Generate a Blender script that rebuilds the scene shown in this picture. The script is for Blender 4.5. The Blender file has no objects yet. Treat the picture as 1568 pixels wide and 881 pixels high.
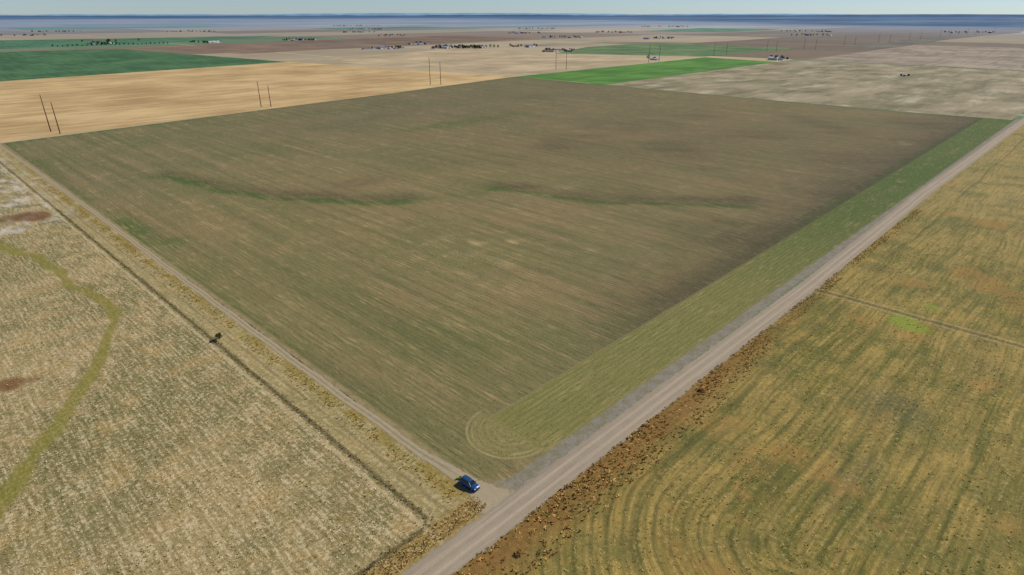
import bpy, math, random
import numpy as np
from mathutils import Vector
random.seed(4); RNG=np.random.default_rng(7)
scn=bpy.context.scene
# World axes: +X runs along the county road, +Y along the field track, origin = field corner. Metres.

# ------------------------------------------------------------ shader helpers
T=None
class S:
    def __init__(s,sock): s.k=sock
    def __add__(a,b): return M('ADD',a,b)
    def __radd__(a,b): return M('ADD',b,a)
    def __sub__(a,b): return M('SUBTRACT',a,b)
    def __rsub__(a,b): return M('SUBTRACT',b,a)
    def __mul__(a,b): return M('MULTIPLY',a,b)
    def __rmul__(a,b): return M('MULTIPLY',b,a)
    def __truediv__(a,b): return M('DIVIDE',a,b)
def put(inp,v):
    if isinstance(v,S): T.links.new(v.k,inp)
    elif isinstance(v,(tuple,list)): inp.default_value=(*v,1.0) if len(v)==3 and inp.type=='RGBA' else v
    else: inp.default_value=v
def M(op,*a,clamp=False):
    n=T.nodes.new('ShaderNodeMath'); n.operation=op; n.use_clamp=clamp
    for i,v in enumerate(a): put(n.inputs[i],v)
    return S(n.outputs[0])
def mx(a,b): return M('MAXIMUM',a,b)
def mn(a,b): return M('MINIMUM',a,b)
def sm(x,a,b,o0=0.0,o1=1.0):
    n=T.nodes.new('ShaderNodeMapRange'); n.interpolation_type='SMOOTHSTEP'
    put(n.inputs[0],x)
    lo,hi=(a,b)
    if isinstance(a,(int,float)) and isinstance(b,(int,float)) and a>b:
        lo,hi=b,a; o0,o1=o1,o0
    for i,v in zip((1,2,3,4),(lo,hi,o0,o1)): put(n.inputs[i],v)
    return S(n.outputs[0])
def hexc(r,g,b,k=1.0):
    f=lambda c:(c/255/12.92 if c/255<=.04045 else ((c/255+.055)/1.055)**2.4)*k
    return (f(r),f(g),f(b))
def mixc(f,a,b):
    n=T.nodes.new('ShaderNodeMix'); n.data_type='RGBA'; n.clamp_factor=True
    put(n.inputs[0],f)
    for i,v in ((6,a),(7,b)):
        if isinstance(v,S): T.links.new(v.k,n.inputs[i])
        else: n.inputs[i].default_value=(*v,1)
    return S(n.outputs[2])
def mulc(a,f):
    n=T.nodes.new('ShaderNodeVectorMath'); n.operation='SCALE'
    T.links.new(a.k,n.inputs[0]); put(n.inputs[3],f); return S(n.outputs[0])
def V(x,y,z=0.0):
    n=T.nodes.new('ShaderNodeCombineXYZ')
    for i,v in enumerate((x,y,z)): put(n.inputs[i],v)
    return S(n.outputs[0])
def nz(vec,scale,det=3.0,rough=.55):
    n=T.nodes.new('ShaderNodeTexNoise'); T.links.new(vec.k,n.inputs['Vector'])
    n.inputs['Scale'].default_value=scale; n.inputs['Detail'].default_value=det; n.inputs['Roughness'].default_value=rough
    return S(n.outputs['Fac'])
def pos():
    g=T.nodes.new('ShaderNodeNewGeometry'); sp=T.nodes.new('ShaderNodeSeparateXYZ')
    T.links.new(g.outputs['Position'],sp.inputs[0])
    return S(g.outputs['Position']),S(sp.outputs[0]),S(sp.outputs[1])
def attr(name):
    a=T.nodes.new('ShaderNodeAttribute'); a.attribute_name=name
    sp=T.nodes.new('ShaderNodeSeparateColor'); T.links.new(a.outputs['Color'],sp.inputs[0])
    return S(a.outputs['Color']),S(sp.outputs[0]),S(sp.outputs[1]),S(sp.outputs[2])
def begin(name):
    global T
    m=bpy.data.materials.new(name); m.use_nodes=True; T=m.node_tree; T.nodes.clear(); return m
def finish(col,rough=.95,height=None,bdist=.1,bstr=.6,spec=.15,metal=0.0,alpha=None,coat=None):
    b=T.nodes.new('ShaderNodeBsdfPrincipled'); o=T.nodes.new('ShaderNodeOutputMaterial')
    if isinstance(col,S): T.links.new(col.k,b.inputs['Base Color'])
    else: b.inputs['Base Color'].default_value=(*col,1)
    put(b.inputs['Roughness'],rough); b.inputs['Specular IOR Level'].default_value=spec; b.inputs['Metallic'].default_value=metal
    if coat: b.inputs['Coat Weight'].default_value=coat
    if alpha is not None: put(b.inputs['Alpha'],alpha)
    if height is not None:
        bm=T.nodes.new('ShaderNodeBump'); bm.inputs['Strength'].default_value=bstr; bm.inputs['Distance'].default_value=bdist
        T.links.new(height.k,bm.inputs['Height']); T.links.new(bm.outputs[0],b.inputs['Normal'])
    T.links.new(b.outputs[0],o.inputs['Surface'])
def plain(name,col,rough=.7,spec=.3,metal=0.0,coat=None,var=.15,sc=3.0):
    m=begin(name); p,x,y=pos(); n=nz(p,sc,3)
    c=mixc(n,tuple(c*(1-var) for c in col),tuple(min(1,c*(1+var)) for c in col))
    finish(c,rough,spec=spec,metal=metal,coat=coat); return m

# ------------------------------------------------------------ mesh helpers
def link(o): scn.collection.objects.link(o); return o
def meshobj(name,verts,faces,mat=None,smooth=False):
    me=bpy.data.meshes.new(name); me.from_pydata([tuple(map(float,v)) for v in verts],[],[tuple(map(int,f)) for f in faces]); me.update()
    if mat: me.materials.append(mat)
    if smooth:
        for p in me.polygons: p.use_smooth=True
    return link(bpy.data.objects.new(name,me))
def gridmesh(name,X,Y,Z,mat,mask=None):
    ny,nx=X.shape
    v=np.stack([X,Y,Z],-1).reshape(-1,3).astype(np.float32)
    i=np.arange(ny*nx).reshape(ny,nx)
    f=np.stack([i[:-1,:-1],i[:-1,1:],i[1:,1:],i[1:,:-1]],-1).reshape(-1,4).astype(np.int32)
    me=bpy.data.meshes.new(name); me.vertices.add(len(v)); me.vertices.foreach_set('co',v.ravel())
    me.loops.add(f.size); me.loops.foreach_set('vertex_index',f.ravel())
    me.polygons.add(len(f)); me.polygons.foreach_set('loop_start',np.arange(0,f.size,4,dtype=np.int32))
    try: me.polygons.foreach_set('loop_total',np.full(len(f),4,dtype=np.int32))
    except Exception: pass
    me.update(calc_edges=True)
    if mask is not None:
        a=me.color_attributes.new('mask','FLOAT_COLOR','POINT')
        c=np.concatenate([mask.reshape(-1,3),np.ones((len(v),1))],1).astype(np.float32)
        a.data.foreach_set('color',c.ravel())
    me.materials.append(mat); me.validate()
    return link(bpy.data.objects.new(name,me))
def segdist(x,y,pts):
    d=np.full(x.shape,1e9)
    for (ax,ay),(bx,by) in zip(pts[:-1],pts[1:]):
        dx,dy=bx-ax,by-ay; t=np.clip(((x-ax)*dx+(y-ay)*dy)/(dx*dx+dy*dy),0,1)
        d=np.minimum(d,np.hypot(x-ax-t*dx,y-ay-t*dy))
    return d
def blob(x,y,cx,cy,rx,ry=None):
    ry=ry or rx; return np.exp(-(((x-cx)/rx)**2+((y-cy)/ry)**2))
def wob(x,y):  # smooth pseudo noise for masks
    return (np.sin(x*.11+np.sin(y*.07)*1.7)+np.sin(y*.13+np.sin(x*.05)*2.1)+np.sin((x+y)*.31+1)*.5)/2.5

# ============================================================ GROUND to horizon
m=begin('prairie_ground'); p,x,y=pos()
wx=x+(nz(p,.0006,2)-.5)*260.0; wy=y+(nz(V(y,x),.0006,2)-.5)*260.0
def cell(v,s,off=0.0): return M('FLOOR',(v+off)/s)
wn=T.nodes.new('ShaderNodeTexWhiteNoise'); wn.noise_dimensions='2D'
T.links.new(V(cell(wx,1500.),cell(wy,620.,90.)).k,wn.inputs['Vector']); w1=S(wn.outputs['Value'])
wn2=T.nodes.new('ShaderNodeTexWhiteNoise'); wn2.noise_dimensions='2D'
T.links.new(V(cell(wx,760.,300.),cell(wy,2400.)).k,wn2.inputs['Vector']); w2=S(wn2.outputs['Value'])
cr=T.nodes.new('ShaderNodeValToRGB'); T.links.new(w1.k,cr.inputs[0]); cr.color_ramp.interpolation='CONSTANT'
pal=[(0,(154,138,108)),(.14,(182,164,126)),(.3,(126,108,88)),(.44,(166,150,120)),(.56,(104,88,72)),(.64,(196,180,144)),(.76,(146,130,108)),(.84,(78,118,78)),(.92,(110,96,76))]
e=cr.color_ramp.elements
while len(e)<len(pal): e.new(.5)
for el,(q,c) in zip(e,pal): el.position=q; el.color=(*hexc(*c),1)
c=S(cr.outputs[0])
c=mixc(.20,c,mixc(w2,hexc(172,154,120),hexc(112,102,84)))
n1=nz(V(x*.4,y),.004,5,.6); n2=nz(p,.03,4,.6)
c=mulc(c,.56+n1*.65+n2*.30)
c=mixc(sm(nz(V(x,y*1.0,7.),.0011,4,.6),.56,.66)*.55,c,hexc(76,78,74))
# section-line roads
rx=M('ABSOLUTE',M('PINGPONG',x+800.,800.)); ry=M('ABSOLUTE',M('PINGPONG',y+200.,800.))
c=mixc(mx(sm(rx,9.,4.),sm(ry,9.,4.))*.55,c,hexc(190,172,140))
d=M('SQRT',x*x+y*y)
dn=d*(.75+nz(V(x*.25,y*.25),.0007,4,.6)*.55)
c=mixc(sm(dn,1500.,5500.)*.30,c,hexc(150,152,154))  # aerial haze painted into the ground colour, bluer with distance from origin
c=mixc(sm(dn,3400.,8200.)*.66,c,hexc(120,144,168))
# far wooded hills; haze and cloud shade painted blue (nearer on the south side)
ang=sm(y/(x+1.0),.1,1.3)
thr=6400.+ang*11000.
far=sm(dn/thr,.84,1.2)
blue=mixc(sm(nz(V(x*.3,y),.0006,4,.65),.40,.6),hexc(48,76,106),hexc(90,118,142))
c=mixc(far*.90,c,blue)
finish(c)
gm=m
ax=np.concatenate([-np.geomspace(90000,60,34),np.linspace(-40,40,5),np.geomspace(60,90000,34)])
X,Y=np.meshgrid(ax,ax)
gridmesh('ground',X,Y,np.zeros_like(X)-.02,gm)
# horizon ridges (low mesas), haze blue painted into their colours
def ridge(name,r,h,col,seed):
    rr=np.random.default_rng(seed); n=420; th=np.linspace(math.radians(-25),math.radians(115),n)
    hh=np.zeros(n)
    for k in (2,4,7,13,26,50,90): hh+=np.sin(th*k*1.7+rr.uniform(0,6))/k**.6
    hh=h*(.6+.35*np.clip(hh,-1.2,1.2)); hh=np.maximum(hh,h*.12)
    Xs=[];Ys=[];Zs=[]
    for f,zf in ((0,0),(.02,.7),(.04,1),(.09,.9),(.14,0)):
        Xs.append(np.cos(th)*r*(1+f));Ys.append(np.sin(th)*r*(1+f));Zs.append(hh*zf-.5)
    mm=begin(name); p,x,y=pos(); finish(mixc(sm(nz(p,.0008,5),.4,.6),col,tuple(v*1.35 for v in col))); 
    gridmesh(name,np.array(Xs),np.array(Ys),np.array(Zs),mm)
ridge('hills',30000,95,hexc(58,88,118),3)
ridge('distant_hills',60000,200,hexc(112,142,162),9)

# ============================================================ far fields
def farfield(name,pts,z,c1,c2,rowdir=0,green=False):
    mm=begin(name); p,x,y=pos()
    v=V(x*.10,y) if rowdir==0 else V(x,y*.10)
    a=nz(v,.09,4,.65); b=nz(p,.008,4,.6); f=nz(p,.35,4,.75)
    c=mixc(sm(a*.5+b*.5,.40,.60),c1,c2); c=mulc(c,.46+b*.42+f*.46+a*.20)
    finish(c)
    out=[]
    n=len(pts)
    for i in range(n):
        A=np.array(pts[i]);B=np.array(pts[(i+1)%n]); L=np.hypot(*(B-A)); k=max(2,int(L/12)); k=min(k,160)
        nn=np.array([-(B-A)[1],(B-A)[0]])/L
        for j in range(k):
            t=j/k; q=A+(B-A)*t+nn*(random.uniform(-.9,.9) if j else 0); out.append((q[0],q[1],z))
    return meshobj(name,out,[list(range(len(out)))],mm)
farfield('wheat_stubble_field',[(-900,520),(-3,598),(432,651),(736,703),(640,1329),(92,1244),(-900,1100)],.05,hexc(172,142,94),hexc(200,170,120),0)
farfield('green_crop_field',[(-1500,1150),(92.8,1245),(635,1331),(542,2258),(249,2298),(-1500,2500)],.12,hexc(62,94,60),hexc(80,114,72),1)
farfield('green_crop_field',[(-400,2525),(282,2525),(796,2619),(1514,3102),(409,3383),(-600,3383)],.25,hexc(66,104,76),hexc(86,122,88),1)
farfield('bright_green_wheat_field',[(740,699),(741,508),(1420,522),(1455,720)],.12,hexc(74,114,46),hexc(96,136,58),0)
farfield('green_crop_field',[(1318,1105),(1680,1270),(2098,1281),(2069,730),(1478,736)],.2,hexc(80,108,66),hexc(110,128,82),0)
farfield('green_crop_field',[(3600,2300),(4700,2500),(4800,1900),(3700,1800)],.4,hexc(80,122,100),hexc(100,136,110),0)
farfield('green_crop_field',[(2500,4600),(3600,4700),(3600,4200),(2500,4200)],.4,hexc(80,122,100),hexc(100,136,110),0)
farfield('green_crop_field',[(900,6400),(2300,6200),(2300,5700),(900,5700)],.4,hexc(86,132,114),hexc(102,146,122),0)
farfield('fallow_field',[(700,1330),(760,740),(1300,760),(1290,1500)],.08,hexc(160,142,110),hexc(190,168,130),0)
farfield('dark_fallow_field',[(1310,1800),(2100,1900),(2150,2500),(1150,2450)],.16,hexc(110,92,76),hexc(128,108,88),0)
farfield('dark_fallow_field',[(700,1700),(1150,1780),(1050,2350),(600,2300)],.16,hexc(118,98,80),hexc(138,116,94),0)
farfield('fallow_field',[(1520,500),(2600,520),(2600,20),(1520,10)],.10,hexc(132,118,98),hexc(158,144,120),0)
farfield('dark_fallow_field',[(2200,640),(3600,700),(3600,560),(2200,530)],.25,hexc(98,94,82),hexc(120,114,98),0)

# pale grass field beyond the far fence
m=begin('pale_grass_field'); p,x,y=pos()
a=nz(V(x*.35,y),.028,6,.7); b=nz(p,.012,4,.6); f=nz(p,.5,4,.7)
c=mixc(sm(b,.4,.62),hexc(156,142,110),hexc(130,122,90))
c=mixc(sm(a,.50,.68)*.65,c,hexc(194,180,150)); c=mixc(sm(a,.48,.36)*.65,c,hexc(104,98,70))
c=mulc(c,.68+f*.55)
finish(c)
pg=[(750,-2),(738,80),(733,300),(737,507),(1424,520),(1500,500),(1500,-5)]
meshobj('pale_grass_field',[(a,b,.06) for a,b in pg],[list(range(len(pg)))],m)

# ============================================================ MAIN FIELD
xs=np.concatenate([np.linspace(-3.5,60,48),np.linspace(62.5,748,240)])
vs=np.concatenate([np.linspace(0,.12,60),np.linspace(.125,1,230)])
X,Vv=np.meshgrid(xs,vs)
yf=np.interp(X,[-5,0,441,736,760],[591,592,651,699,700]); Y=-8+(yf+8)*Vv
sh=np.interp(Y,[0,80,300,700],[12,-14,-17,-9]); X=X+sh*np.clip((X-400)/345,0,1)
w=wob(X,Y); wl=wob(X*.22+40,Y*.3)
green=np.zeros_like(X); tan=np.zeros_like(X); dark=np.zeros_like(X)
L1=[(48,372),(55,354),(60,325),(68,294),(76,272),(86,255),(98,236),(112,218),(130,205)]
L2=[(186,185),(197,162),(198,143),(204,127),(213,110),(226,97),(243,76),(262,55)]
for L,sg in ((L1,1.0),(L2,.8)):
    dd=segdist(X+w*2,Y+w*3,L); green+=sg*(.85+.3*wob(X*3,Y*3))*np.exp(-(dd/3.4)**2)+.32*np.exp(-(dd/17)**2)
    dd=segdist(X-7,Y-8,L); dark+=.6*np.exp(-(dd/11)**2)  # shadowed side of each swale painted into the dark mask
dd=segdist(X,Y,[(130,205),(160,190),(186,185)]); green+=.35*np.exp(-(dd/8)**2)
green+=.8*blob(X,Y,1,262,7,26)+.5*blob(X,Y,12,226,9,8)
green+=.9*np.exp(-(yf-Y)/9)+.5*np.exp(-np.abs(X+2)/8)*np.clip((Y-30)/150,.35,1)
green+=.6*blob(X,Y,60,500,60,80)*(.6+.4*w)+.35*blob(X,Y,20,120,30,70)+.3*blob(X,Y,40,60,30,40)
green+=.6*np.exp(-np.clip(730-X,0,999)/9)
green+=.5*blob(X,Y,330,395,120,16)+.5*blob(X,Y,420,420,14,90)*.6+.35*blob(X,Y,300,560,200,40)
green+=.25*blob(X,Y,150,420,40,60)+.2*np.clip(wl,0,1)
green+=np.clip((X-40)/250,0,1)*.85*(Y<26)
tan+=blob(X,Y,109,122,2.5,5)*.65+blob(X,Y,123,110,2,5)*.6+blob(X,Y,153,149,3,8)*.5
tan+=.55*blob(X,Y,542,38,70,14)*(.5+.5*w)+.55*blob(X,Y,394,75,40,10)*(.5+.5*w)+.4*blob(X,Y,210,160,40,16)
tan+=.42*blob(X,Y,95,110,60,70)+.35*blob(X,Y,182,180,10,12)+.25*np.clip(-wl,0,1)
dark+=np.clip((X-25)/90,.3,1)*np.exp(-np.clip(Y-16,0,999)/(24+X*.06))*(Y>15)*1.05
dark+=.5*blob(X,Y,390,260,240,45)*(.7+.4*w)+.3*blob(X,Y,500,150,160,80)
dark+=.5*blob(X,Y,138,262,30,18)+.42*blob(X,Y,240,470,110,40)*(.7+.4*w)+.25*blob(X,Y,560,480,150,100)+.3*blob(X,Y,330,180,120,50)
dark+=.3*np.clip(wob(X*.5+13,Y*.4),0,1)*np.clip((X-60)/150,0,1)
mask=np.clip(np.stack([green,tan,dark],-1),0,1.3)
m=begin('seeded_field_soil'); p,x,y=pos()
_,g,t,dk=attr('mask')
n_lo=nz(p,.012,3,.6); n_md=nz(p,.07,4,.62); n_hi=nz(p,1.1,4,.75); n_vhi=nz(p,4.5,2,.7)
hl=sm(y-(16.+x*.0075)+(n_md-.5)*.9,.5,-.5)*sm(x,16.,18.)
# turning circle of the seeder
cx,cy=x-18.0,y-8.8
rad=M('SQRT',cx*cx+cy*cy)
circ=sm(rad+(n_md-.5)*1.0,12.2,11.6)*sm(x,19.,17.)
tc=x+hl*(y-x); sc=y+hl*(x-y)
tc=tc+circ*(rad-tc)
sc=sc+circ*(M('ARCTAN2',cy,cx)*12.-sc)
wv=(nz(p,.05,1)-.5)*.8
tcw=tc+wv
st1=nz(V(tcw*1.05,sc*.035),1.0,4,.7)
st2=nz(V(tcw*.22,sc*.006,5.),1.0,3,.6)
st3=nz(V(tcw*2.4,sc*.14,9.),1.0,3,.65)
drill=M('SINE',tcw*(2*math.pi/1.9))*.5+.5
inn=(1.0-hl)*(1.0-circ)
c=mixc(sm(n_lo*.7+st2*.3,.4,.6),hexc(112,106,66),hexc(128,112,74))
c=mixc(sm(x,50.,420.)*.45,c,hexc(100,90,64))
c=mixc(sm(y,200.,560.)*.35,c,hexc(94,94,72))
c=mixc(hl*.75,c,hexc(120,116,62))
c=mixc(circ*.6,c,hexc(134,124,74))
c=mixc(sm(g+(n_md-.5)*.5+(st1-.5)*.35,.10,1.0)*.90,c,hexc(70,90,40))
# stubble streaks
c=mixc(sm(st2,.50,.66)*.18*inn,c,hexc(146,124,84))
c=mixc(sm(st2,.48,.34)*.26*inn,c,hexc(82,80,50))
s_amt=sm(st1*.8+st3*.3+(n_md-.5)*.6+(st2-.5)*.35,.57,.76)
c=mixc(s_amt*(.52-hl*.20),c,hexc(166,144,98))
c=mixc(sm(dk+(n_md-.5)*.9+(st2-.5)*.35,.1,1.15)*(1.0-hl)*.70,c,hexc(66,58,43))
c=mixc(sm(st3,.54,.68)*.40,c,hexc(172,152,108))
c=mixc(sm(st3*.55+n_hi*.45,.47,.38)*.50,c,hexc(64,64,40))
c=mixc(sm(t+(n_hi-.5)*1.1+(n_md-.5)*.6+(st1-.5)*.8,.35,1.0)*.62,c,hexc(184,160,110))
c=mulc(c,.50+n_hi*.62+n_vhi*.36+drill*.14)
ring=sm(M('ABSOLUTE',rad-11.4+(n_md-.5)*.8),.45,.1)*sm(x,20.,17.)
seam=sm(M('ABSOLUTE',y-(16.2+x*.0075)+(n_md-.5)*.9),.5,.1)*sm(x,16.,20.)*sm(x,260.,60.)
c=mixc(ring*.3+seam*.15,c,hexc(176,160,112))
# outer edge: rounded corner, gravel windrow beside road, bare earth beside track
A=mx(9.0-(x+1.6),0.0); B=mx(9.0-(y+4.2),0.0)
ins=9.0-M('SQRT',A*A+B*B)+(n_hi-.5)*2.4
outm=sm(ins,.5,-.5)
grav=mixc(n_hi,hexc(112,106,94),hexc(160,150,132))
grav=mixc(sm(n_vhi,.5,.7)*.5,grav,hexc(84,82,58))
bare=mixc(n_hi,hexc(130,114,76),hexc(164,144,104))
edgec=mixc(sm(y,-1.5,1.0)*1.0,grav,bare)
edgec=mixc(sm(x,4.,0.)*.8,edgec,bare)
edgec=mixc(sm(nz(p,.3,3),.42,.6)*.5,edgec,hexc(116,108,68))
c=mixc(outm,c,edgec)
finish(c,height=n_hi*.7+n_vhi*.3,bdist=.3,bstr=.8)
gridmesh('seeded_field',X,Y,np.full_like(X,.03),m,mask)

# ============================================================ LEFT PASTURE
xs=np.concatenate([-np.geomspace(900,125,24),np.linspace(-122,-3.2,110)]); ys=np.concatenate([np.linspace(-8,330,240),np.linspace(334,600,90)])
X,Y=np.meshgrid(xs,ys); w=wob(X*1.5,Y*1.5)
vein=[(-62,330),(-52,290),(-50.5,276),(-40.5,248),(-38.8,209),(-33,176),(-35.5,155),(-46.7,127),(-56.6,111),(-64.4,97),(-72,86),(-79,74),(-95,50)]
dd=segdist(X+w*1.8,Y+w*2.6,vein); vw=np.interp(Y,[60,130,200,330],[2.2,1.7,1.6,3.5])*(1+.4*wob(X*2+9,Y*2.2))
VG=.85*np.exp(-(dd/vw)**2)+.28*np.exp(-(dd/8)**2)
RD=blob(X,Y,-70,130,4.5,6)*.9+blob(X,Y,-63,128,3,4)*.5+blob(X,Y,-28,322,9,14)*.8+blob(X,Y,-62,120,4,4)*.3+blob(X,Y,-44,330,16,10)*.6
PL=np.clip((Y-292)/8,0,1)*.8
mask=np.clip(np.stack([VG,RD,PL],-1),0,1)
m=begin('pasture_grass'); p,x,y=pos(); _,vg,rd,pl=attr('mask')
n0=nz(p,.018,3,.6); n1=nz(p,.11,4,.65); n2=nz(p,.9,4,.75); n3=nz(p,3.2,3,.7)
rows=nz(V(x*1.3+(n1-.5)*.8,y*.10),1.0,3,.6)
c=mixc(sm(n0*.6+n1*.4,.42,.56),hexc(122,112,68),hexc(156,136,92))
c=mixc(sm(n1,.50,.64)*.55,c,hexc(160,132,78))
c=mixc(sm(nz(p,.035,4,.6),.50,.62)*.50,c,hexc(102,100,56))
c=mixc(sm(n2*.6+n3*.4+(rows-.5)*.45,.49,.61)*.72,c,hexc(202,184,144))
c=mixc(sm(n2*.5+n3*.5+(rows-.5)*.3,.47,.38)*.65,c,hexc(78,72,42))
# far half: bleached saline streaks
c=mixc(pl*sm(nz(V(x,y*.3),.16,5,.7),.46,.64)*.8,c,hexc(198,190,172))
c=mixc(pl*sm(n1,.5,.36)*.6,c,hexc(112,104,84))
c=mixc(sm(vg+(n2-.5)*.9+(n1-.5)*.9,.32,.8)*.75,c,mixc(n2,hexc(88,92,32),hexc(148,134,56)))
c=mixc(sm(rd+(n2-.5)*.8,.35,.7)*.8,c,mixc(n2,hexc(84,56,34),hexc(124,82,46)))
# strip between pasture boundary furrow and the track
strip=sm(x+(n1-.5)*2.,-17.6,-16.6); 
c=mixc(strip*.5,c,mixc(n2,hexc(122,112,66),hexc(186,164,114)))
yel=sm(x+(n1-.5)*5.,-10.5,-7.5)*sm(nz(p,.09,3),.38,.55)
c=mixc(yel*.7,c,mixc(n2,hexc(92,86,36),hexc(164,136,60)))
ver=sm(y+(n1-.5)*2.,-1.2,-2.6)
c=mixc(ver*.75,c,mixc(n2,hexc(108,92,48),hexc(174,144,84)))
# furrow (boundary ploughed line) with its dark bottom weeds
fx=M('ABSOLUTE',x+16.9+(n1-.5)*1.1)+sm(y,0.,-2.)*5.
fy=M('ABSOLUTE',y+1.9+(n1-.5)*.8)+sm(x,-18.,-16.)*5.
fur=mn(fx,fy)
c=mixc(sm(fur,1.0,.2)*sm(n2*.5+n1*.5,.34,.50)*.68,c,hexc(62,56,36))
f2=M('ABSOLUTE',x+18.9+(n1-.5)*1.4)
c=mixc(sm(f2,.9,.2)*.45,c,hexc(194,174,132))
f3=M('ABSOLUTE',x+12.4+(n1-.5)*1.2); c=mixc(sm(f3,.6,.2)*.35,c,hexc(96,84,50))
c=mulc(c,.72+n2*.34+n3*.34)
finish(c,height=n2*.6+n3*.4,bdist=.3,bstr=.8)
gridmesh('pasture',X,Y,np.full_like(X,.03),m,mask)

# ============================================================ RIGHT PASTURE
xs=np.concatenate([np.linspace(-160,330,170),np.linspace(334,800,110),np.linspace(830,3200,50)]); ys=np.concatenate([-np.geomspace(900,150,20),np.linspace(-145,-13,80)])
X,Y=np.meshgrid(xs,ys)
GP=blob(X,Y,158,-52,7,8)+blob(X,Y,181,-53,8,5)*.8+blob(X,Y,165,-46,12,5)*.5+blob(X,Y,331,-26,12,5)*.7+blob(X,Y,300,-60,20,10)*.3
DK=blob(X,Y,100,-60,16,14)*.7+blob(X,Y,60,-62,20,8)*.6+blob(X,Y,140,-75,20,12)*.5+blob(X,Y,230,-45,40,10)*.4+blob(X,Y,60,-32,60,5)*.4
BR=np.exp(-np.abs(Y+18)/8)*np.interp(X,[-100,60,160,300],[1.1,1.0,.5,.3])
mask=np.clip(np.stack([GP,DK,BR],-1),0,1)
m=begin('dry_grassland'); p,x,y=pos(); _,gp,dkm,br=attr('mask')
n0=nz(p,.016,3,.6); n1=nz(p,.09,4,.65); n2=nz(p,.8,4,.75); n3=nz(p,3.0,3,.7)
# seeder rows run along the road and sweep round in arcs near the road junction
ccx,ccy=x-30.0,y+62.0
ar=M('SQRT',ccx*ccx+ccy*ccy); cm=sm(x,31.,29.)
yw=(y+cm*(ar-62.-y))+(nz(p,.02,2)-.5)*5.
along=x+cm*(M('ARCTAN2',ccx,ccy)*30.-x)
rows=nz(V(along*.05,yw*.9),1.0,3,.6); rw2=nz(V(along*.01,yw*.3,3.),1.0,2,.6)
rut=M('SINE',yw*1.9)*.5+.5
c=mixc(sm(n0*.5+rw2*.5,.42,.58),hexc(108,102,48),hexc(144,124,66))
c=mixc(sm(x,150.,420.)*.55,c,hexc(152,134,84))
c=mixc(sm(n1*.6+rows*.4,.50,.64)*.5,c,hexc(174,144,74))
c=mixc(sm(rows,.48,.36)*.40,c,hexc(84,84,42))
c=mixc(sm(rut,.70,1.)*sm(n0,.36,.52)*sm(x,140.,40.)*.42,c,hexc(72,72,38))
c=mixc(sm(nz(p,.028,4,.62),.52,.62)*.5,c,hexc(92,94,46))
c=mixc(sm(n1,.47,.36)*.4,c,hexc(86,84,44))
c=mixc(sm(dkm+(n1-.5)*.9,.25,.9)*.55,c,hexc(90,88,66))
c=mixc(sm(n2*.55+n3*.45+(rows-.5)*.3,.52,.64)*.52,c,hexc(184,162,104))
c=mixc(sm(n2,.45,.34)*.45,c,hexc(70,64,34))
c=mixc(sm(nz(V(x,y,40.),.03,4,.65),.54,.66)*.48,c,hexc(160,120,64))
c=mixc(sm(br+(n2-.5)*.7+(n1-.5)*.7,.25,.95)*.78,c,mixc(n2,hexc(84,62,34),hexc(156,112,58)))
c=mixc(sm(gp+(n2-.5)*.9+(n1-.5)*.9,.40,.95)*.7,c,hexc(122,142,48))
te=M('ABSOLUTE',yw+27.5+(n1-.5)*2.); c=mixc(sm(te,1.0,.3)*.4,c,hexc(78,74,44))
cp=M('ABSOLUTE',x-167.+(n1-.5)*2.)
c=mixc(sm(cp,1.4,.5)*sm(y,-15.,-18.)*.6,c,hexc(98,86,58)); c=mixc(sm(M('ABSOLUTE',cp-2.0),.8,.3)*.4,c,hexc(170,150,108))
c=mulc(c,.70+n2*.36+n3*.34)
finish(c,height=n2*.6+n3*.4,bdist=.3,bstr=.8)
gridmesh('grassland',X,Y,np.full_like(X,.03),m,mask)

# ============================================================ ROAD
xs=np.concatenate([np.linspace(-200,800,1000),np.linspace(803,3200,300)]); prof=np.linspace(-1,1,11)
cyl=-11.0+.35*np.sin(xs*.013)+np.interp(xs,[-60,30,170,360,530,740],[-.2,-.8,-1.6,2.0,.2,-.7])
hw=3.75+.0*xs
X,P=np.meshgrid(xs,prof); 
Y=cyl[None,:]+P*hw[None,:]; Y[0]+=RNG.uniform(-.3,.3,len(xs)); Y[-1]+=RNG.uniform(-.3,.3,len(xs))
Z=.05+.13*(1-P**2)
m=begin('gravel_road_surface'); p,x,y=pos(); _,pr,_,_=attr('mask')
u=pr*2.0-1.0
n1=nz(p,.25,4,.6); n2=nz(p,2.2,4,.7); lg=nz(V(x*.03,y*1.6),1.0,3,.6)
c=mixc(n1,hexc(146,130,108),hexc(164,148,124))
wt=sm(M('ABSOLUTE',M('ABSOLUTE',u-.02)-.34),.20,.05)
c=mixc(wt*.5,c,hexc(182,164,138))
c=mixc(sm(lg,.55,.68)*.35,c,hexc(122,108,90)); c=mixc(sm(lg,.45,.34)*.35,c,hexc(184,168,144))
c=mixc(sm(M('ABSOLUTE',u)+(n1-.5)*.3,.80,.98)*.7,c,mixc(n2,hexc(106,98,82),hexc(166,154,132)))
c=mulc(c,.82+n2*.36)
finish(c,height=n2,bdist=.05,bstr=.6)
gridmesh('gravel_road',X,Y,Z,m,np.stack([P*.5+.5,P*0,P*0],-1))

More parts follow.
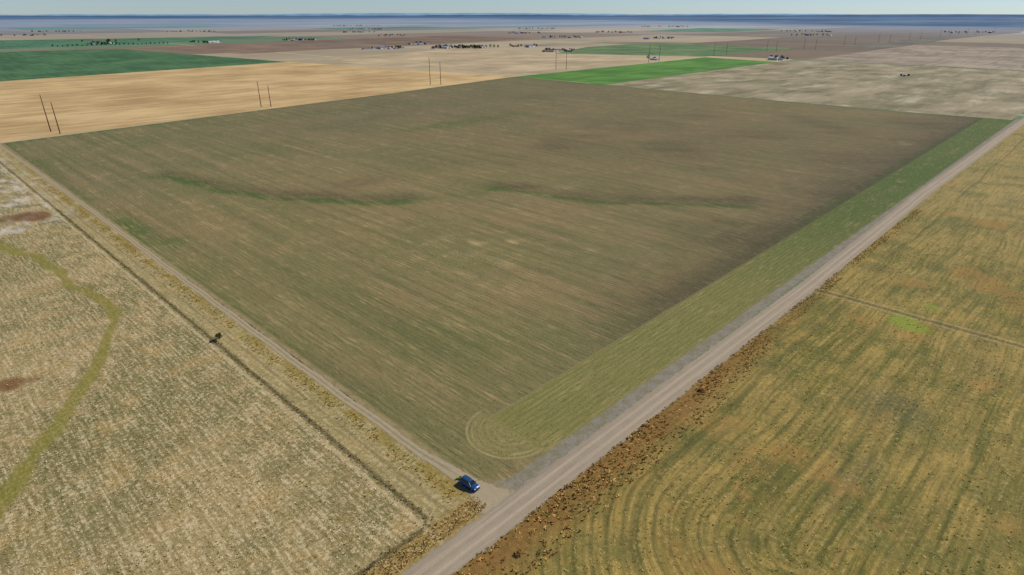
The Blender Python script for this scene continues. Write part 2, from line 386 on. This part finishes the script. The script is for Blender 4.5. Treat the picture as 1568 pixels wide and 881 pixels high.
# dirt track + junction apron, feathered into the grass
def track_mat():
    m=begin('dirt_track_soil'); p,x,y=pos(); _,pr,ap,_=attr('mask'); u=pr*2.0-1.0
    n1=nz(p,.5,4,.65); n2=nz(p,2.4,4,.7)
    c=mixc(n1,hexc(146,130,102),hexc(176,160,130))
    mid=sm(M('ABSOLUTE',u)+(n1-.5)*.3,.28,.08)*(1.0-ap)
    c=mixc(mid*.6,c,hexc(122,114,70)); c=mulc(c,.8+n2*.4)
    al=sm(M('ABSOLUTE',u)+(n1-.5)*1.0+(n2-.5)*.4,.92,.70)
    finish(c,height=n2,bdist=.06,bstr=.6,alpha=al); return m
tm=track_mat()
ys=np.concatenate([np.linspace(-9.2,6,30),np.linspace(6.5,600,700)]); prof=np.linspace(-1,1,9)
cxl=np.interp(ys,[-10,-3,6,17,60,115,200,310,440,600],[-2.4,-2.6,-3.4,-4.1,-4.6,-4.6,-4.4,-3.8,-4.4,-5.2])+.15*np.sin(ys*.21)
hwl=np.interp(ys,[-10,-5,1,9,20,600],[7.0,4.6,2.6,2.0,1.55,1.55])
P,Yg=np.meshgrid(prof,ys); Xg=cxl[:,None]+P*hwl[:,None]
apm=np.interp(Yg,[-10,2,10],[1,1,0])
gridmesh('dirt_track',Xg,Yg,np.full_like(Xg,.06),tm,np.stack([P*.5+.5,apm,P*0],-1))

# ============================================================ VEGETATION
def veg_mat(name,rough=.9):
    m=begin(name); a=T.nodes.new('ShaderNodeAttribute'); a.attribute_name='Col'
    finish(S(a.outputs['Color']),rough,spec=.1); return m
VM=veg_mat('grass_blades'); LM=veg_mat('leaves')
def trimesh(name,v,f,cols,mat):
    me=bpy.data.meshes.new(name); k=f.shape[1]
    me.vertices.add(len(v)); me.vertices.foreach_set('co',v.astype(np.float32).ravel())
    me.loops.add(f.size); me.loops.foreach_set('vertex_index',f.astype(np.int32).ravel())
    me.polygons.add(len(f)); me.polygons.foreach_set('loop_start',np.arange(0,f.size,k,dtype=np.int32))
    try: me.polygons.foreach_set('loop_total',np.full(len(f),k,dtype=np.int32))
    except Exception: pass
    me.update(calc_edges=True)
    a=me.color_attributes.new('Col','FLOAT_COLOR','POINT')
    a.data.foreach_set('color',np.concatenate([cols,np.ones((len(v),1))],1).astype(np.float32).ravel())
    me.materials.append(mat); return link(bpy.data.objects.new(name,me))
def tufts(name,pts,h,r,wd,cols,nb=8,mat=None):
    n=len(pts); P=np.repeat(pts,nb,0); th=RNG.uniform(0,2*np.pi,n*nb)
    H=np.repeat(h,nb)*RNG.uniform(.5,1.1,n*nb); Rr=np.repeat(r,nb)*RNG.uniform(.3,1.1,n*nb); Wd=np.repeat(wd,nb)
    dr=np.stack([np.cos(th),np.sin(th)],1); pe=np.stack([-dr[:,1],dr[:,0]],1)
    b=P+dr*(Rr*.15)[:,None]; mid=P+dr*(Rr*.6)[:,None]; tp=P+dr*Rr[:,None]
    def z(a,zz): return np.concatenate([a,zz[:,None]],1)
    v=np.stack([z(b-pe*(Wd*.3)[:,None],0*H+.02),z(b+pe*(Wd*.3)[:,None],0*H+.02),z(mid+pe*(Wd*.5)[:,None],H*.8),z(tp,H*.75+.02),z(mid-pe*(Wd*.5)[:,None],H*.8)],1).reshape(-1,3)
    f=np.arange(len(v)).reshape(-1,5)
    C=np.repeat(np.repeat(cols,nb,0)*RNG.uniform(.75,1.25,(n*nb,1)),5,0)
    return trimesh(name,v,f,C,mat or VM)
def pick(n,pal,k=1.0):
    pal=np.array([hexc(*c,k) for c in pal]); return pal[RNG.integers(0,len(pal),n)]
# pasture tussocks in drill rows
N=25000
tx=-17.8-np.abs(RNG.uniform(0,1,N))*86; ty=RNG.uniform(-1.5,300,N)
tx=np.round(tx/1.5)*1.5+RNG.normal(0,.2,N)
keep=(segdist(tx,ty,vein)>2.2)&(RNG.uniform(0,1,N)<.55+.6*wob(tx*2,ty*2))&(tx<-17.6)
pts=np.stack([tx,ty],1)[keep]; n=len(pts)
tufts('pasture_tussock_grass',pts,RNG.uniform(.15,.32,n),RNG.uniform(.18,.40,n),RNG.uniform(.1,.2,n),pick(n,[(202,184,140),(188,168,122),(170,152,102),(212,194,152),(134,124,74)],1.1),6)
# weeds beside the track
N=2600; ty=RNG.uniform(-2,420,N); tx=-8.6+RNG.normal(0,1.5,N); keep=(wob(tx*.5,ty*2.9)>-.5)&(tx<-6.4)
pts=np.stack([tx,ty],1)[keep]; n=len(pts)
tufts('track_side_weeds',pts,RNG.uniform(.12,.4,n),RNG.uniform(.2,.5,n),RNG.uniform(.12,.25,n),pick(n,[(176,152,80),(150,136,66),(192,162,100),(120,116,56),(168,128,70)],1.15),7)
# weeds in the furrow
N=1500; ty=RNG.uniform(-1.5,330,N); tx=-16.9+RNG.normal(0,.55,N)
pts=np.stack([tx,ty],1); 
t2=np.stack([RNG.uniform(-95,-17,350),-1.9+RNG.normal(0,.5,350)],1); pts=np.concatenate([pts,t2]); n=len(pts)
tufts('boundary_weeds',pts,RNG.uniform(.1,.35,n),RNG.uniform(.2,.4,n),RNG.uniform(.1,.2,n),pick(n,[(112,104,62),(94,90,50),(150,132,82),(176,158,110)]),6)
# left road verge weeds
N=1800; tx=RNG.uniform(-100,-5,N); ty=RNG.uniform(-7.0,-2.6,N)
pts=np.stack([tx,ty],1); n=N
tufts('road_verge_grass',pts,RNG.uniform(.12,.4,n),RNG.uniform(.2,.5,n),RNG.uniform(.1,.2,n),pick(n,[(186,160,100),(160,134,80),(130,116,64),(200,178,122),(166,122,72)],1.15),7)
# right road verge weeds
N=7500; tx=-100+RNG.uniform(0,1,N)**1.2*420; ty=-15.2-RNG.uniform(0,1,N)**1.3*np.interp(tx,[-100,60,120,200,400],[12,11,6,3.5,3])
keep=(wob(tx*1.7,ty*2.5)+RNG.normal(0,.5,N)>-.1)
pts=np.stack([tx,ty],1)[keep]; n=len(pts); hs=np.interp(pts[:,0],[-100,60,120,400],[.85,.8,.5,.4])
tufts('road_verge_weeds',pts,RNG.uniform(.15,.65,n)*hs,RNG.uniform(.3,.8,n)*hs,RNG.uniform(.12,.28,n),pick(n,[(164,116,62),(136,98,52),(184,144,80),(118,106,56),(196,160,98),(146,124,62)],1.2),8)
# grassland tussocks
N=14000; tx=RNG.uniform(0,330,N)-60*RNG.uniform(0,1,N); ty=-17-RNG.uniform(0,1,N)*90
keep=(RNG.uniform(0,1,N)<.5+.5*wob(tx*.5,ty*2.3))
pts=np.stack([tx,ty],1)[keep]; n=len(pts)
tufts('grassland_tussock_grass',pts,RNG.uniform(.12,.28,n),RNG.uniform(.2,.5,n),RNG.uniform(.1,.22,n),pick(n,[(176,154,88),(152,138,74),(130,122,64),(192,170,110),(166,130,72),(108,106,56)],1.2),6)
# little green weed patch by parked car
pts=np.array([[-3.9,4.0],[-3.5,4.3],[-4.2,4.4],[-3.7,3.8]]); tufts('green_weed',pts,np.full(4,.6),np.full(4,.45),np.full(4,.22),pick(4,[(96,140,36),(120,156,50)]),14)

def tree(name,x,y,h,cr,seed,leafc,n=700,ls=.16,trunk=True,shape=1.0):
    r=np.random.default_rng(seed); parent=bpy.data.objects.new(name,None); link(parent); parent.location=(x,y,0)
    tv=[];tf=[]
    def limb(a,b,r0,r1):
        a=np.array(a,float);b=np.array(b,float);d=b-a;d/=np.linalg.norm(d);u=np.cross(d,[.3,.9,.1]);u/=np.linalg.norm(u);w=np.cross(d,u);k=len(tv)
        for q,rr in ((a,r0),(b,r1)):
            for i in range(6):
                t=i*math.pi/3; tv.append(q+rr*(u*math.cos(t)+w*math.sin(t)))
        for i in range(6): tf.append((k+i,k+(i+1)%6,k+6+(i+1)%6,k+6+i))
    limb((0,0,-.05),(0.05*h,0,h*.35),h*.035,h*.024)
    cl=[]
    for i in range(9):
        t=i*2.4+r.uniform(0,1); rr=cr*r.uniform(.35,.85); z=h*r.uniform(.4,.9); q=(rr*math.cos(t),rr*math.sin(t),z); limb((0.05*h,0,h*r.uniform(.2,.35)),q,h*.016,h*.005); cl.append((q,cr*r.uniform(.25,.45)))
    cl.append(((0,0,h*.85),cr*.4)); cl.append(((0,0,h*.6),cr*.5))
    wood=meshobj('trunk',tv,tf,BARK); wood.parent=parent
    ci=r.integers(0,len(cl),n); cen=np.array([c[0] for c in cl])[ci]; rad=np.array([c[1] for c in cl])[ci]
    o=r.normal(0,1,(n,3)); o/=np.linalg.norm(o,axis=1)[:,None]; o*=(rad*r.uniform(.3,1,n)**.5)[:,None]; o[:,2]*=.8*shape
    c=cen+o; a=r.normal(0,1,(n,3)); a/=np.linalg.norm(a,axis=1)[:,None]; b=np.cross(a,r.normal(0,1,(n,3))); b/=np.linalg.norm(b,axis=1)[:,None]
    s=(ls*r.uniform(.6,1.3,n))[:,None]
    v=np.stack([c-a*s,c-b*s*.6,c+a*s,c+b*s*.6],1).reshape(-1,3)
    tone=np.repeat(r.uniform(.6,1.4,len(cl))[ci],4)[:,None]
    col=np.array(leafc)[None]*tone
    lv=trimesh('crown',v,np.arange(len(v)).reshape(-1,4),col,LM); lv.parent=parent
    return parent
BARK=plain('bark',(.09,.065,.045),.9)
tree('small_bush_tree',-15.6,112.6,2.7,1.5,5,hexc(66,76,36),900,.15)
for i,(bx,by,hh,cc) in enumerate([(69.5,-18.5,.9,1.0),(-10,-21,.7,1.0)]):
    tree('dry_shrub',bx,by,hh,cc,20+i,hexc(*random.choice([(170,134,80),(160,124,70)])),420,.13)

# ============================================================ CAR
def build_car(loc,rotz):
    P=bpy.data.objects.new('parked_car',None); link(P)
    paint=plain('car_paint_blue',(.022,.085,.21),.28,.5,.3,coat=.8,var=.05)
    glass=plain('car_glass',(.012,.014,.016),.06,.6); trim=plain('black_trim',(.02,.02,.02),.6)
    rub=plain('tyre_rubber',(.025,.025,.025),.85); alu=plain('alloy',(.5,.5,.52),.35,.5,.8); lamp=plain('head_lamp',(.8,.8,.82),.15,.5); red=plain('tail_lamp',(.35,.01,.01),.25,.5)
    def add(o): o.parent=P; return o
    sec=[(-2.36,.66,.66,.34),(-2.28,.80,.80,.26),(-2.0,.90,.93,.22),(-1.5,.94,1.0,.22),(-.95,.95,1.05,.22),(0,.95,1.07,.22),(1.0,.95,1.09,.22),(1.8,.93,1.10,.24),(2.2,.88,1.08,.28),(2.34,.78,.98,.36)]
    v=[];f=[]
    for (y,w,zt,zb) in sec:
        pr=[(-w*.9,zb),(-w,zb+.15),(-w*1.0,zt-.28),(-w*.93,zt-.05),(-w*.8,zt),(0,zt+.05),(w*.8,zt),(w*.93,zt-.05),(w,zt-.28),(w,zb+.15),(w*.9,zb),(0,zb)]
        v+=[(a,y,b) for a,b in pr]
    k=12
    for i in range(len(sec)-1):
        for j in range(k): f.append((i*k+j,i*k+(j+1)%k,(i+1)*k+(j+1)%k,(i+1)*k+j))
    f.append(tuple(range(k))); f.append(tuple(reversed(range((len(sec)-1)*k,len(sec)*k))))
    add(meshobj('body',v,f,paint,True))
    lo=[(-1.15,.80,1.03),(-.3,.84,1.08),(1.6,.84,1.12),(2.22,.74,1.10)]
    hi=[(-.42,.62,1.58),(.1,.66,1.66),(1.35,.66,1.68),(1.92,.60,1.62)]
    v=[];f=[]
    for (y,w,z) in lo+hi: v+=[(-w,y,z),(w,y,z)]
    for i in range(3): f+= [(2*i,2*i+2,8+2*i+2,8+2*i),(2*i+1,8+2*i+1,8+2*i+3,2*i+3),(8+2*i,8+2*i+2,8+2*i+3,8+2*i+1)]
    f+=[(0,8,9,1),(6,7,15,14)]
    add(meshobj('windows',v,f,glass))
    rv=[];rf=[]
    for (y,w,z) in [(-.46,.60,1.585),(-.2,.655,1.645),(.1,.68,1.68),(.8,.69,1.70),(1.35,.68,1.70),(1.98,.62,1.645)]:
        rv+=[(-w,y,z-.05),(-w,y,z),(-w*.5,y,z+.03),(w*.5,y,z+.03),(w,y,z),(w,y,z-.05)]
    for i in range(5):
        for j in range(5): rf.append((i*6+j,i*6+j+1,(i+1)*6+j+1,(i+1)*6+j))
    add(meshobj('roof',rv,rf,paint,True))
    def bar(name,a,b,r,mat):
        a=Vector(a);b=Vector(b);d=(b-a).normalized();u=d.cross(Vector((.2,.3,1))).normalized();w=d.cross(u);vv=[];ff=[]
        for q in (a,b):
            for s,t in ((-1,-1),(1,-1),(1,1),(-1,1)): vv.append(q+u*r*s+w*r*t)
        ff=[(0,1,2,3),(7,6,5,4)]+[(i,(i+1)%4,4+(i+1)%4,4+i) for i in range(4)]
        return add(meshobj(name,vv,ff,mat))
    for s in (-1,1):
        for nm,a,b in (('a_pillar',(.82*s,-1.12,1.05),(.64*s,-.42,1.61)),('b_pillar',(.855*s,.3,1.09),(.675*s,.35,1.67)),('c_pillar',(.855*s,1.25,1.1),(.675*s,1.2,1.68)),('d_pillar',(.80*s,2.05,1.1),(.63*s,1.88,1.64))): bar(nm,a,b,.045,paint)
        bar('roof_rail',(.58*s,-.05,1.75),(.58*s,1.7,1.75),.022,trim)
        bar('side_sill',(.95*s,-1.2,.33),(.95*s,1.3,.33),.06,trim)
        bar('mirror',(.93*s,-.82,1.14),(1.10*s,-.86,1.16),.075,paint)
        bar('headlight',(.50*s,-2.30,.78),(.80*s,-2.18,.80),.07,lamp)
        bar('taillight',(.62*s,2.32,.95),(.84*s,2.20,.97),.08,red)
    bar('grille',(-.42,-2.36,.60),(.42,-2.36,.60),.10,trim); bar('front_bumper',(-.78,-2.33,.38),(.78,-2.33,.38),.09,trim); bar('rear_bumper',(-.82,2.34,.42),(.82,2.34,.42),.10,trim)
    bar('number_plate',(-.24,2.42,.78),(.24,2.42,.78),.05,lamp); bar('bonnet_seam',(-.7,-1.2,1.055),(.7,-1.2,1.055),.012,trim)
    for s in (-1,1):
        for yy in (-1.45,1.42):
            vv=[];ff=[];n=24
            for xx,rr in ((-.12,.30),(-.11,.35),(.11,.35),(.12,.30)):
                for i in range(n): t=2*math.pi*i/n; vv.append((s*.86+xx,yy+rr*math.cos(t),.36+rr*math.sin(t)))
            for a in range(3):
                for i in range(n): ff.append((a*n+i,a*n+(i+1)%n,(a+1)*n+(i+1)%n,(a+1)*n+i))
            ff+=[tuple(range(n)),tuple(range(3*n,4*n))]
            add(meshobj('tyre',vv,ff,rub))
            vv=[(s*.985,yy,.36)];ff=[]
            for i in range(20):
                t=2*math.pi*i/20; rr=.25 if i%4<2 else .20; vv.append((s*.985,yy+rr*math.cos(t),.36+rr*math.sin(t)))
            ff=[(0,1+i,1+(i+1)%20) for i in range(20)]; add(meshobj('wheel_rim',vv,ff,alu))
    P.location=loc; P.rotation_euler=(0,0,rotz); P.scale=(1.06,1.06,1.06); return P
build_car((-3.7,.7,.06),math.radians(4))

# ============================================================ POWER LINE
wood=plain('pole_wood',(.055,.042,.032),.9); wirem=plain('wire',(.06,.06,.06),.5)
def pole(x,y,h):
    P=bpy.data.objects.new('power_pole',None); link(P); v=[];f=[];n=8
    for z,r in ((-.3,.48),(h*.5,.38),(h,.26)):
        for i in range(n): t=2*math.pi*i/n; v.append((r*math.cos(t),r*math.sin(t),z))
    for a in range(2):
        for i in range(n): f.append((a*n+i,a*n+(i+1)%n,(a+1)*n+(i+1)%n,(a+1)*n+i))
    f.append(tuple(range(2*n,3*n))); o=meshobj('pole_shaft',v,f,wood); o.parent=P
    for zz,l in ((h*.94,1.5),(h*.86,1.5),(h*.78,1.5)):
        v=[(-.12,-l,zz-.1),(.12,-l,zz-.1),(.12,l,zz-.1),(-.12,l,zz-.1),(-.12,-l,zz+.1),(.12,-l,zz+.1),(.12,l,zz+.1),(-.12,l,zz+.1)]
        o=meshobj('crossarm',v,[(0,3,2,1),(4,5,6,7),(0,1,5,4),(1,2,6,5),(2,3,7,6),(3,0,4,7)],wood); o.parent=P
    P.location=(x,y,.05)
A=[(-260,605,32),(39.8,628.5,33),(252.6,649.4,29),(549.4,701.7,40),(899.8,745,34),(1196,722,40),(1545,744,31),(1809,715,32),(2036,695,32),(2390,690,32),(2750,680,32),(3150,670,32),(3600,650,32),(4100,630,32),(4700,600,32),(5400,560,34)]
Bl=[(-250,588,28),(43.3,610.3,28),(260.7,641.1,24),(560.7,690,33),(914,730.4,32),(1231,716.6,34),(1588,730,30),(1840,700,30),(2051,665,30),(2430,668,30),(2800,655,30),(3200,640,30),(3650,620,30),(4150,600,30)]
for L in (A,Bl):
    for q in L: pole(*q)
v=[];f=[]
for L in (A,Bl):
    for (x0,y0,h0),(x1,y1,h1) in zip(L[:-1],L[1:]):
        for off,hf in ((-1.4,.78),(1.4,.86),(0,1.0)):
            k=len(v); n=12
            for i in range(n+1):
                t=i/n; z=h0*hf*(1-t)+h1*hf*t-6*4*t*(1-t)*.6; xx=x0+(x1-x0)*t; yy=y0+(y1-y0)*t+off
                v+=[(xx,yy-.02,z),(xx,yy+.02,z),(xx,yy,z+.035)]
            for i in range(n):
                for j in range(3): f.append((k+i*3+j,k+i*3+(j+1)%3,k+i*3+3+(j+1)%3,k+i*3+3+j))
meshobj('overhead_wires',v,f,wirem)

# ============================================================ FARMSTEADS
roofs=[plain('roof_%d'%i,c,.6) for i,c in enumerate([(.16,.15,.15),(.55,.55,.56),(.10,.16,.28),(.22,.12,.09),(.3,.32,.34)])]
walls=[plain('wall_%d'%i,c,.8) for i,c in enumerate([(.75,.74,.7),(.5,.45,.38),(.3,.12,.09),(.45,.5,.55),(.62,.58,.5)])]
wing=plain('window_glass',(.03,.035,.04),.1,.5); doorm=plain('door_paint',(.2,.1,.07),.6)
def box(name,x0,x1,y0,y1,z0,z1,mat):
    v=[(x0,y0,z0),(x1,y0,z0),(x1,y1,z0),(x0,y1,z0),(x0,y0,z1),(x1,y0,z1),(x1,y1,z1),(x0,y1,z1)]
    return meshobj(name,v,[(0,3,2,1),(4,5,6,7),(0,1,5,4),(1,2,6,5),(2,3,7,6),(3,0,4,7)],mat)
def house(x,y,w,d,h,rot,barn=False):
    P=bpy.data.objects.new('metal_barn' if barn else 'farm_house',None); link(P)
    wm=random.choice(walls); rm=random.choice(roofs); rh=d*(.22 if barn else .3)
    v=[(-w,-d,0),(w,-d,0),(w,d,0),(-w,d,0),(-w,-d,h),(w,-d,h),(w,d,h),(-w,d,h),(-w,0,h+rh),(w,0,h+rh)]
    o=[meshobj('walls',v,[(0,1,5,4),(2,3,7,6),(1,2,6,9,5),(3,0,4,8,7)],wm)]
    e=.5
    v=[]; 
    for s in (-1,1):
        v+=[(-w-e,s*(d+e),h-e*rh/d+.05),(w+e,s*(d+e),h-e*rh/d+.05),(w+e,0,h+rh+.05),(-w-e,0,h+rh+.05)]
    o.append(meshobj('roof',v,[(0,1,2,3),(7,6,5,4)],rm))
    if barn: o.append(box('barn_door',-w-.06,-w-.01,-d*.35,d*.35,0,h*.8,doorm)); o.append(box('barn_door',-1.8,1.8,-d-.06,-d-.01,0,h*.8,doorm))
    else:
        o.append(box('door',-.5,.5,-d-.08,-d-.01,0,2.1,doorm)); o.append(box('door',-w-.08,-w-.01,-.5,.5,0,2.1,doorm))
        for xx in (-w*.7,-w*.35,w*.35,w*.7): o.append(box('window',xx-.6,xx+.6,-d-.06,-d-.01,1,2.2,wing))
        for yy in (-d*.6,d*.6): o.append(box('window',-w-.06,-w-.01,yy-.6,yy+.6,1,2.2,wing))
        o.append(box('chimney',w*.4,w*.4+.8,-.4,.4,h+rh*.5,h+rh+1,wm))
    for q in o: q.parent=P
    P.location=(x,y,.1); P.rotation_euler=(0,0,rot)
def grove(name,pts,seed,hr=(6,11),dn=90):
    r=np.random.default_rng(seed); vs=[];cs=[];tv=[];tf=[]
    for (x,y) in pts:
        h=r.uniform(*hr); cr=h*.36
        k=len(tv)
        for z,rr in ((0,.3),(h*.6,.12)):
            for i in range(5): t=i*1.2566; tv.append((x+rr*math.cos(t),y+rr*math.sin(t),z))
        for i in range(5): tf.append((k+i,k+(i+1)%5,k+5+(i+1)%5,k+5+i))
        o=r.normal(0,1,(dn,3)); o/=np.linalg.norm(o,axis=1)[:,None]; o*=r.uniform(.5,1.05,(dn,1)); o*=[cr,cr,h*.4]
        c=o+[x,y,h*.58]; a=r.normal(0,1,(dn,3)); a/=np.linalg.norm(a,axis=1)[:,None]; b=np.cross(a,r.normal(0,1,(dn,3))); b/=np.linalg.norm(b,axis=1)[:,None]
        s=r.uniform(.7,1.3,(dn,1))*1.0
        vs.append(np.stack([c-a*s,c-b*s*.7,c+a*s,c+b*s*.7],1).reshape(-1,3))
        cs.append(np.repeat(np.array([hexc(58,70,44)])*r.uniform(.5,1.3,(dn,1)),4,0))
    v=np.concatenate(vs); P=bpy.data.objects.new(name,None); link(P)
    a=trimesh('foliage',v,np.arange(len(v)).reshape(-1,4),np.concatenate(cs),LM); a.parent=P
    b=meshobj('trunks',tv,tf,BARK); b.parent=P
def farm(cx,cy,nh,spread,nt,seed,ang=0):
    r=random.Random(seed)
    for i in range(nh):
        a=r.uniform(-1,1)*spread; b=r.uniform(-1,1)*spread*.6
        x=cx+a*.7+b*.7; y=cy-a*.7+b*.7
        if r.random()<.45: house(x,y,r.uniform(9,16),r.uniform(6,9),r.uniform(4,6),r.choice([0,1.57]),True)
        else: house(x,y,r.uniform(7,11),r.uniform(4.5,6),3.2,r.choice([0,1.57]))
    if nt:
        pts=[]
        for i in range(nt):
            a=r.uniform(-1,1)*spread; b=r.uniform(-1,1)*spread*.7; pts.append((cx+a*.7+b*.7,cy-a*.7+b*.7))
        grove('farm_trees',pts,seed)
farm(1130,1655,8,55,8,1); farm(1325,1520,7,75,55,2); farm(1400,1830,4,40,4,3); farm(1400,1155,8,45,12,4)
farm(1288,2480,6,70,22,5); farm(900,2512,4,60,16,6); farm(607,2654,4,60,14,7); farm(1491,545,3,22,10,8)
house(1223,213,3.6,2.4,2.4,0,True); grove('farm_trees',[(1219,218),(1230,209)],77,(2.5,4),60)
farm(1278,762,2,12,2,10); farm(1908,2698,5,60,8,11); farm(3195,2246,6,110,12,12); farm(1528,1427,3,50,8,13)
farm(700,2900,2,90,10,14); farm(2300,1900,4,90,10,15); farm(2700,2500,5,100,10,16); farm(2500,1500,4,90,8,17); farm(3600,3200,5,150,14,18)
farm(3400,1200,4,120,12,19); farm(1500,4200,5,130,18,20); farm(2600,4000,5,130,14,21); farm(4200,1500,4,130,12,22)
farm(900,4800,4,130,16,23); farm(600,4000,3,90,12,24); farm(2100,3300,4,100,10,25); farm(5000,3000,4,200,24,26); farm(3300,5200,4,200,24,27)
farm(4600,700,3,150,14,28)
# windbreak rows
grove('tree_row',[(430+i*14,2560-i*1.5) for i in range(26)],41,(4,8),60)
grove('tree_row',[(1290+i*9,1575-i*9) for i in range(16)],42,(8,12),80)

# ============================================================ LIGHT, SKY, CAMERA
ds=Vector((.913,-.409,0)).normalized(); el=math.radians(42); dv=Vector((ds.x*math.cos(el),ds.y*math.cos(el),math.sin(el)))
sun=bpy.data.lights.new('sun','SUN'); sun.energy=4.4; sun.angle=math.radians(.5); sun.color=(1,.95,.87)
so=link(bpy.data.objects.new('sun',sun)); so.rotation_euler=dv.to_track_quat('Z','Y').to_euler()
wd=bpy.data.worlds.new('World'); scn.world=wd; wd.use_nodes=True; nt=wd.node_tree; bg=nt.nodes['Background']
sk=nt.nodes.new('ShaderNodeTexSky'); sk.sky_type='NISHITA'; sk.sun_disc=False; sk.sun_elevation=el; sk.sun_rotation=math.atan2(ds.x,ds.y); sk.altitude=1600
sk.dust_density=.3; sk.air_density=1.0; sk.ozone_density=3.0
tint=nt.nodes.new('ShaderNodeMix'); tint.data_type='RGBA'; tint.blend_type='MULTIPLY'; tint.inputs[0].default_value=1; tint.inputs[7].default_value=(.68,.80,1.0,1)
nt.links.new(sk.outputs[0],tint.inputs[6]); nt.links.new(tint.outputs[2],bg.inputs[0]); bg.inputs[1].default_value=.092
cam=bpy.data.cameras.new('camera'); cam.sensor_width=36; cam.lens=21.51; cam.clip_start=1; cam.clip_end=200000
co=link(bpy.data.objects.new('camera',cam)); co.location=(-76.3,-83.6,100); co.rotation_euler=(math.radians(90-24.07),0,math.radians(-45.8))
scn.camera=co
scn.view_settings.view_transform='Standard'; scn.view_settings.look='None'; scn.view_settings.exposure=0
